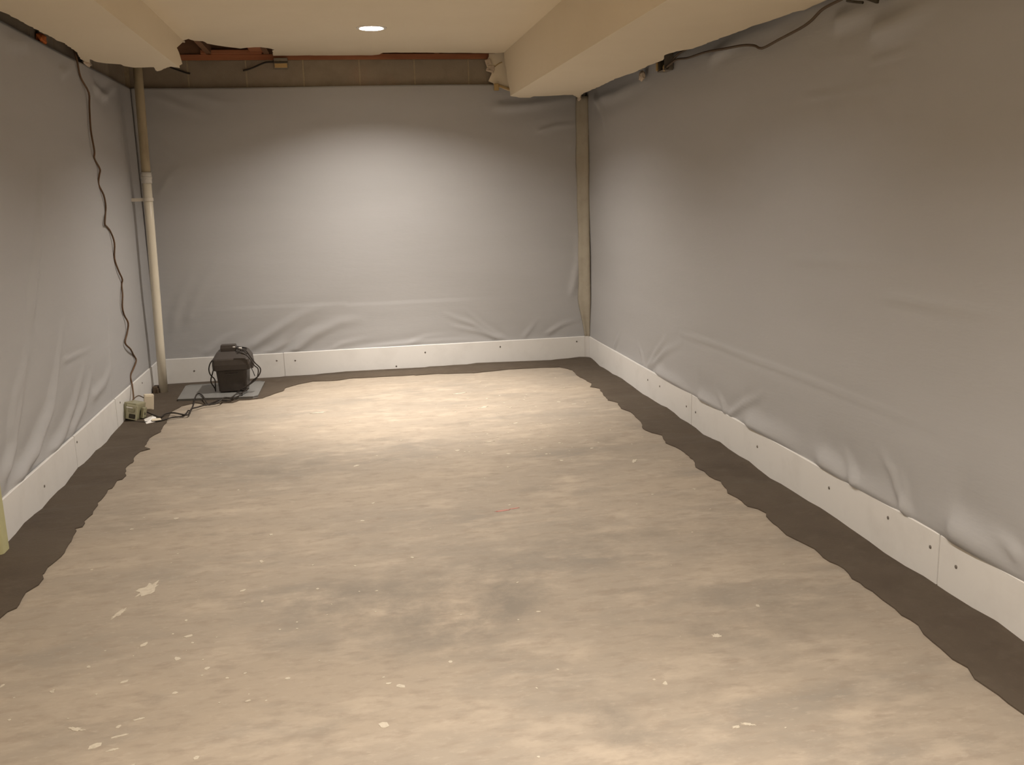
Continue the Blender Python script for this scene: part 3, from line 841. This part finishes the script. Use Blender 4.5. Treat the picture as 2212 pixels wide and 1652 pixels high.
g = bpy.data.materials.new('lit_bulb')
g.use_nodes = True
for nd in list(g.node_tree.nodes):
    if nd.type == 'BSDF_PRINCIPLED':
        g.node_tree.nodes.remove(nd)
em = g.node_tree.nodes.new('ShaderNodeEmission')
em.inputs[0].default_value = (1.0, 0.93, 0.82, 1)
em.inputs[1].default_value = 12.0
g.node_tree.links.new(em.outputs[0], g.node_tree.nodes['Material Output'].inputs[0])
M['glow'] = g
LBL = ['lit round recessed ceiling light with white trim near the far wall', 'unseen ceiling light added mid-room for ambient light', 'recessed ceiling light just above the camera', 'unseen ceiling light added behind the camera for ambient light']
for (x, y, pw, rc_, wd_, bm_), lb in zip(LAMPS, LBL):
    recessed_light(x, y, pw, rc_, wd_, bm_, lb)

# ---- discharge pipe in the left far corner
pipe = thing('drain_pipe', 'cream white plastic pipe rising in the left far corner', 'pipe', (-1.358, 6.89, 0))


def px_at(z):
    return -1.358 + 0.0225 * z


def seg(z0, z1, r, n=20):
    return tube([(px_at(z0), 6.89, z0), (px_at((z0 + z1) / 2), 6.89, (z0 + z1) / 2), (px_at(z1), 6.89, z1)], r, n, 2)


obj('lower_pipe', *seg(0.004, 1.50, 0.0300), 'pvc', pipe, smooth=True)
up_ = obj('upper_pipe', *seg(1.50, 2.40, 0.0300), 'pvc_upper', pipe, smooth=True)
up_['label'] = 'dull darker upper length'
obj('coupling', *join(seg(1.475, 1.55, 0.0345), seg(1.505, 1.52, 0.0365)), 'pvc_fit', pipe, smooth=True)['label'] = 'grey white coupling'
xs = px_at(1.365)
sp = obj('strap', *join(box((XL + 0.004, 6.879, 1.355), (xs - 0.025, 6.905, 1.378), 0.002), lathe([(0.0305, 1.355), (0.0345, 1.355), (0.0345, 1.378), (0.0305, 1.378)], (xs, 6.89), 20, True)), 'strap', pipe)
obj('foot_piece', *join(box((-1.425, 6.86, 0.004), (-1.392, 6.93, 0.06), 0.006), box((-1.395, 6.845, 0.004), (-1.385, 6.94, 0.045), 0.003)), 'cord_grey', pipe)['label'] = 'dark brown piece at the foot of the pipe'  # small dark brown piece beside the pipe foot

# ---- sump lid plate and the black battery box standing on it
plate = thing('sump_cover', 'blue grey flat plastic sump cover lying under the black box', 'cover', (-0.95, 6.79, 0.005))
V, F, mi = prism([(-1.205, 6.563), (-1.10, 6.552), (-0.70, 6.50), (-0.672, 6.53), (-0.665, 7.02), (-0.70, 7.05), (-1.20, 7.06), (-1.226, 7.03)], [], lambda a, b, t: (a, b, t), 0.019, 0.005)
obj('plate', V, F, 'lidplate', plate)
obj('rim', *tube([(-1.205, 6.563, 0.019), (-1.0, 6.54, 0.019), (-0.70, 6.50, 0.019), (-0.672, 6.53, 0.019), (-0.665, 7.02, 0.019), (-0.70, 7.05, 0.019), (-1.20, 7.06, 0.019), (-1.226, 7.03, 0.019), (-1.205, 6.563, 0.019)], 0.004, 6, 1), 'lidplate', plate)
ZP = 0.023
bx = thing('battery_box', 'black plastic backup pump battery box with looped cords in the left corner', 'battery box', (-0.85, 6.80, ZP))
cx, cy = -0.852, 6.80
obj('body', *loft([rrect(cx, cy, 0.088, 0.105, 0.02, ZP + 0.0), rrect(cx, cy, 0.096, 0.112, 0.022, ZP + 0.006), rrect(cx, cy, 0.108, 0.122, 0.024, ZP + 0.175)]), 'black', bx)
obj('collar', *loft([rrect(cx + .004, cy, 0.112, 0.125, 0.02, ZP + 0.152), rrect(cx + .004, cy, 0.127, 0.140, 0.022, ZP + 0.160), rrect(cx + .004, cy, 0.130, 0.143, 0.022, ZP + 0.196),
                     rrect(cx + .004, cy, 0.127, 0.141, 0.022, ZP + 0.232), rrect(cx + .004, cy, 0.122, 0.138, 0.020, ZP + 0.236)]), 'black', bx)
obj('lid', *loft([rrect(cx + .004, cy, 0.123, 0.138, 0.020, ZP + 0.234), rrect(cx + .004, cy, 0.122, 0.137, 0.020, ZP + 0.240), rrect(cx + .004, cy + .02, 0.104, 0.105, 0.03, ZP + 0.272), rrect(cx + .004, cy + .02, 0.092, 0.092, 0.03, ZP + 0.280)]), 'black_lid', bx)
for s in (-1, 1):
    obj('side_handle', *box((cx + .004 + s * 0.128 - 0.012, cy - 0.05, ZP + 0.150), (cx + .004 + s * 0.128 + 0.012, cy + 0.05, ZP + 0.205), 0.005), 'black', bx)
obj('grip_highlight', *box((cx - 0.040, cy - 0.128, ZP + 0.128), (cx + 0.045, cy - 0.108, ZP + 0.134), 0.002), 'black_lid', bx)  # ridge in a lighter tone paints the highlight of the handle recess
ct = obj('controller', *loft([rrect(-0.868, 6.78, 0.052, 0.038, 0.008, ZP + 0.276), rrect(-0.868, 6.78, 0.054, 0.040, 0.008, ZP + 0.302), rrect(-0.868, 6.78, 0.050, 0.036, 0.008, ZP + 0.324)]), 'black', bx)
obj('indicator', *box((-0.835, 6.738, ZP + 0.306), (-0.818, 6.744, ZP + 0.314), 0.002), 'white', ct)
obj('terminal', *box((-0.800, 6.76, ZP + 0.277), (-0.778, 6.79, ZP + 0.30), 0.004), 'pvc_fit', bx)


def lift(P, dz=0.0, lo=0.008):
    return [(x, y, max(z + dz, lo)) for x, y, z in P]


for i, P in enumerate((LOOP_1, LOOP_2, LOOP_3, LOOP_4, LOOP_5)):
    P = lift(P, 0.014, 0.026)
    if i > 1:
        P = [(x, y - 0.035, z) for x, y, z in P]
    obj('cord', *tube(P, 0.0042 if i < 4 else 0.0026, 8, 5), 'cord', bx, smooth=True)
# tangled slack of cord lying over the lid
obj('cord', *tube([(-0.80, 6.70, ZP + 0.283), (-0.76, 6.73, ZP + 0.292), (-0.745, 6.80, ZP + 0.288), (-0.79, 6.86, ZP + 0.288), (-0.84, 6.84, ZP + 0.300), (-0.81, 6.74, ZP + 0.302), (-0.765, 6.70, ZP + 0.29), (-0.735, 6.69, ZP + 0.262)], 0.0042, 8, 5), 'cord', bx, smooth=True)

# ---- loose outlet assembly on the floor at the left wall
ob = thing('outlet_box', 'greenish clear plastic outlet box lying on the floor against the left trim', 'outlet box', (-1.375, 6.06, 0.008))
R0 = Matrix.Rotation(0.22, 3, 'Y').to_euler()
Rz = (Matrix.Rotation(-0.35, 3, 'Z') @ Matrix.Rotation(0.16, 3, 'Y') @ Matrix.Rotation(-0.10, 3, 'X')).to_euler()
obj('shell', *box((-1.424, 6.005, 0.014), (-1.338, 6.115, 0.122), 0.008, Rz), 'boxgreen', ob)
obj('cover_plate', *box((-1.420, 5.992, 0.022), (-1.346, 6.000, 0.116), 0.004, Rz), 'boxface', ob)
for zz in (0.045, 0.085):
    obj('socket', *box((-1.404, 5.985, zz - 0.014), (-1.362, 5.993, zz + 0.014), 0.005, Rz), 'boxdark' if zz < 0.06 else 'boxgreen', ob)
obj('painted_glint', *box((-1.412, 5.984, 0.100), (-1.372, 5.990, 0.104), 0.001, Rz), 'white', ob)  # thin white strip paints a glint on the cover
obj('clip', *box((-1.335, 6.03, 0.016), (-1.315, 6.07, 0.085), 0.006, Rz), 'boxgreen', ob)

ad = thing('power_adapter', 'cream white plastic block propped beside the outlet box', 'adapter', (-1.345, 6.33, 0.008))
Ra = (Matrix.Rotation(0.35, 3, 'Z') @ Matrix.Rotation(0.10, 3, 'Y')).to_euler()
obj('block', *box((-1.378, 6.312, 0.008), (-1.318, 6.352, 0.112), 0.006, Ra), 'cream', ad)
obj('lip', *box((-1.372, 6.307, 0.016), (-1.324, 6.312, 0.104), 0.003, Ra), 'cream', ad)
obj('lead', *tube([(-1.376, 6.33, 0.09), (-1.40, 6.30, 0.112), (-1.415, 6.22, 0.108), (-1.40, 6.13, 0.118), (-1.388, 6.09, 0.112)], 0.0035, 8, 5), 'cord_grey', ad, smooth=True)

tg = thing('paper_tag', 'white folded paper tag lying on the floor by the cord', 'tag', (-1.285, 5.975, 0.006))
P4 = [(-1.325, 6.03, 0.010), (-1.265, 6.06, 0.030), (-1.225, 5.955, 0.010), (-1.285, 5.905, 0.009)]
V = P4 + [(a, b, c + 0.0015) for a, b, c in P4]
obj('leaf', V, [(0, 1, 3), (1, 2, 3), (4, 5, 7), (5, 6, 7), (0, 1, 5, 4), (1, 2, 6, 5), (2, 3, 7, 6), (3, 0, 4, 7)], 'white', tg)
P5 = [(-1.265, 5.965, 0.024), (-1.215, 5.985, 0.022), (-1.205, 5.955, 0.016), (-1.255, 5.935, 0.018)]
V = P5 + [(a, b, c + 0.0015) for a, b, c in P5]
obj('flap', V, [(0, 1, 2, 3), (4, 5, 6, 7), (0, 1, 5, 4), (1, 2, 6, 5), (2, 3, 7, 6), (3, 0, 4, 7)], 'cream', tg)


def floor_cord(name, P, label, z0=0.010):
    pts = [(x, y, z0) for x, y in P]
    o = obj(name, *tube(pts, 0.0048, 8, 5), 'cord', smooth=True)
    return tag(o, label, 'cord', 'black cords on the floor')


pa = [(x, y, 0.0105) for x, y in CORD_A]
pa[0] = (pa[0][0], pa[0][1] + 0.05, 0.05)
pa[-1] = (-0.79, 6.52, 0.028)
pa += [(-0.775, 6.56, 0.028), (-0.80, 6.61, 0.028), (-0.822, 6.645, 0.028)]
for k in range(12, len(pa) - 4):
    pa[k] = (pa[k][0], pa[k][1], 0.028 if pa[k][1] > 6.47 else 0.014)
oa = obj('black_cable', *tube(pa, 0.0046, 8, 5), 'cord', smooth=True)
tag(oa, 'black cord looping up over the sump cover edge to the black box', 'cord', 'black cords on the floor')
pb = [(x, y, 0.019) for x, y in CORD_B]
pb[0] = (pb[0][0], pb[0][1], 0.045)
pb[1] = (pb[1][0], pb[1][1], 0.040)
pb[2] = (pb[2][0], pb[2][1], 0.034)
for k in range(14, len(pb)):
    pb[k] = (pb[k][0], pb[k][1], 0.036)
pb[-1] = (-0.815, 6.525, 0.036)
pb += [(-0.785, 6.55, 0.038), (-0.765, 6.60, 0.038), (-0.74, 6.64, 0.05)]
ob2 = obj('black_cable', *tube(pb, 0.0046, 8, 5), 'cord', smooth=True)
tag(ob2, 'black cord with a plug crossing the white paper tag', 'cord', 'black cords on the floor')
obj('plug', *box((-1.36, 6.04, 0.036), (-1.315, 6.075, 0.062), 0.005), 'cord', ob2)

# ---- cables on the walls
pl = [(x + 0.014 + 0.006 * math.sin(4 * i), y, z) for i, (x, y, z) in enumerate(WIRE_L)]
pl = [(pl[0][0] - 0.02, pl[0][1] + 0.0, pl[0][2] + 0.10)] + pl[:-2] + [(-1.405, 6.18, 0.125), (-1.392, 6.08, 0.112)]
tag(obj('hanging_cable', *tube(pl, 0.0055, 8, 4), 'cord_brown', smooth=True), 'kinked brown cable hanging down the left liner to the outlet box', 'cable')
pr = [(x - 0.035, y, z) for x, y, z in WIRE_R]
pr[0] = (XR - 0.05, pr[0][1] + 0.02, pr[0][2])
rc = obj('wall_cable', *tube(pr, 0.006, 8, 5), 'cord_grey', smooth=True)
tag(rc, 'brown cable sagging along the top of the right liner', 'cable')
pr2 = [(x - 0.03, y, z) for x, y, z in WIRE_R2]
pr2 = pr2[:4] + [(XR - 0.01, 4.86, 2.12)]
tag(obj('cable_stub', *tube(pr2, 0.006, 8, 5), 'cord_grey', smooth=True), 'short brown cable end bending up above the right soffit edge', 'cable')

jb = thing('junction_box', 'open dull steel junction box at the top of the right liner', 'junction box', (XR - 0.03, 5.36, 2.0))
yb, yt, z0, z1 = 5.305, 5.425, 2.000, 2.100
obj('shell', *join(box((XR - 0.008, yb, z0), (XR - 0.003, yt, z1)), box((XR - 0.055, yb, z0), (XR - 0.006, yb + 0.004, z1)), box((XR - 0.055, yt - 0.004, z0), (XR - 0.006, yt, z1)),
                   box((XR - 0.055, yb, z0), (XR - 0.006, yt, z0 + 0.004)), box((XR - 0.055, yb, z1 - 0.004), (XR - 0.006, yt, z1))), 'metalbox', jb)
obj('knockout', *box((XR - 0.058, yt - 0.045, z0 + 0.008), (XR - 0.010, yt - 0.018, z0 + 0.060), 0.006), 'boxdark', jb)
obj('wire_nut', *lathe([(0.001, z0 - 0.005), (0.008, z0), (0.009, z0 + 0.02), (0.005, z0 + 0.03), (0.001, z0 + 0.031)], (XR - 0.045, yb + 0.03), 10), 'yellow', jb)
obj('bracket', *box((XR - 0.062, yt - 0.008, z0 + 0.01), (XR - 0.010, yt + 0.012, z0 + 0.055), 0.003), 'yellow', jb)
obj('connector', *tube([(XR - 0.04, yb + 0.01, z0 + 0.012), (XR - 0.045, yb - 0.02, z0 + 0.012)], 0.011, 10, 1), 'boxdark', jb)

# ---- scraps of drywall and foam caught along the torn edges
def scrap(name, label, P, mt, cat='scrap', r=0.004):
    o = obj(name, *P, mt)
    return tag(o, label, cat)


def chunk(c, s, seed, rot=0.0):
    rnd = random.Random(seed)
    bm = bmesh.new()
    bmesh.ops.create_icosphere(bm, subdivisions=2, radius=1)
    V = []
    for v in bm.verts:
        k = 1 + rnd.uniform(-.22, .22)
        V.append((c[0] + v.co.x * s[0] * k, c[1] + v.co.y * s[1] * k, c[2] + v.co.z * s[2] * k))
    F = [tuple(q.index for q in f.verts) for f in bm.faces]
    bm.free()
    return V, F


scrap('foam_blob', 'small orange foam blob on top of the left wall', chunk((XL - 0.012, 5.32, 2.172), (0.022, 0.055, 0.026), 2), 'orange', 'foam')
scrap('drywall_flap', 'torn pinkish drywall flap at the top of the left liner', chunk((XL + 0.012, 6.10, 2.158), (0.014, 0.075, 0.018), 5), 'gypsum', 'drywall scrap')
scrap('drywall_crumb', 'pinkish drywall crumb hanging left of the steel junction box', chunk((XR - 0.030, 5.80, 2.025), (0.016, 0.045, 0.030), 6), 'gypsum', 'drywall scrap')
scrap('drywall_crumb', 'drywall crumb above the corner seam strip', chunk((1.80, 7.14, 2.035), (0.016, 0.04, 0.028), 9), 'gypsum', 'drywall scrap')
wb = thing('wall_box', 'small steel box with a tan cover above the far liner', 'electrical box', (-0.388, D + 0.0, 2.27))
obj('body', *box((-0.438, D - 0.004, 2.272), (-0.340, D + 0.03, 2.345), 0.003), 'metalbox', wb)
obj('cover', *box((-0.434, D - 0.010, 2.277), (-0.344, D - 0.003, 2.306), 0.002), 'yellow', wb)
obj('slot', *box((-0.436, D - 0.008, 2.312), (-0.340, D - 0.002, 2.321), 0.001), 'boxdark', wb)
tag(obj('wall_wire', *tube([(-0.66, D + 0.022, 2.262), (-0.62, D + 0.018, 2.27), (-0.56, D + 0.012, 2.292), (-0.50, D + 0.008, 2.315), (-0.44, D + 0.004, 2.318)], 0.0055, 8, 5), 'cord', smooth=True), 'thin black wire on the blocks left of the small steel box', 'wire')
tag(obj('wall_wire', *tube([(-1.19, D + 0.0, 2.30), (-1.13, D + 0.012, 2.275), (-1.06, D + 0.02, 2.25), (-1.03, D + 0.02, 2.243)], 0.0055, 8, 5), 'cord', smooth=True), 'short black wire on the blocks right of the pipe top', 'wire')

# ---- small dark piece at the top of the right liner, at the picture's edge
br = thing('dark_wall_piece', 'small dark piece at the very top of the right liner beyond the sagging cable', 'bracket', (XR - 0.03, 3.19, 1.95))
obj('plate', *box((XR - 0.045, 3.13, 1.962), (XR - 0.032, 3.24, 1.998), 0.003, Matrix.Rotation(0.35, 3, 'X').to_euler()), 'boxdark', br)
obj('arm', *tube([(XR - 0.04, 3.23, 1.965), (XR - 0.05, 3.27, 1.975), (XR - 0.045, 3.33, 1.99)], 0.005, 8, 4), 'boxdark', br)
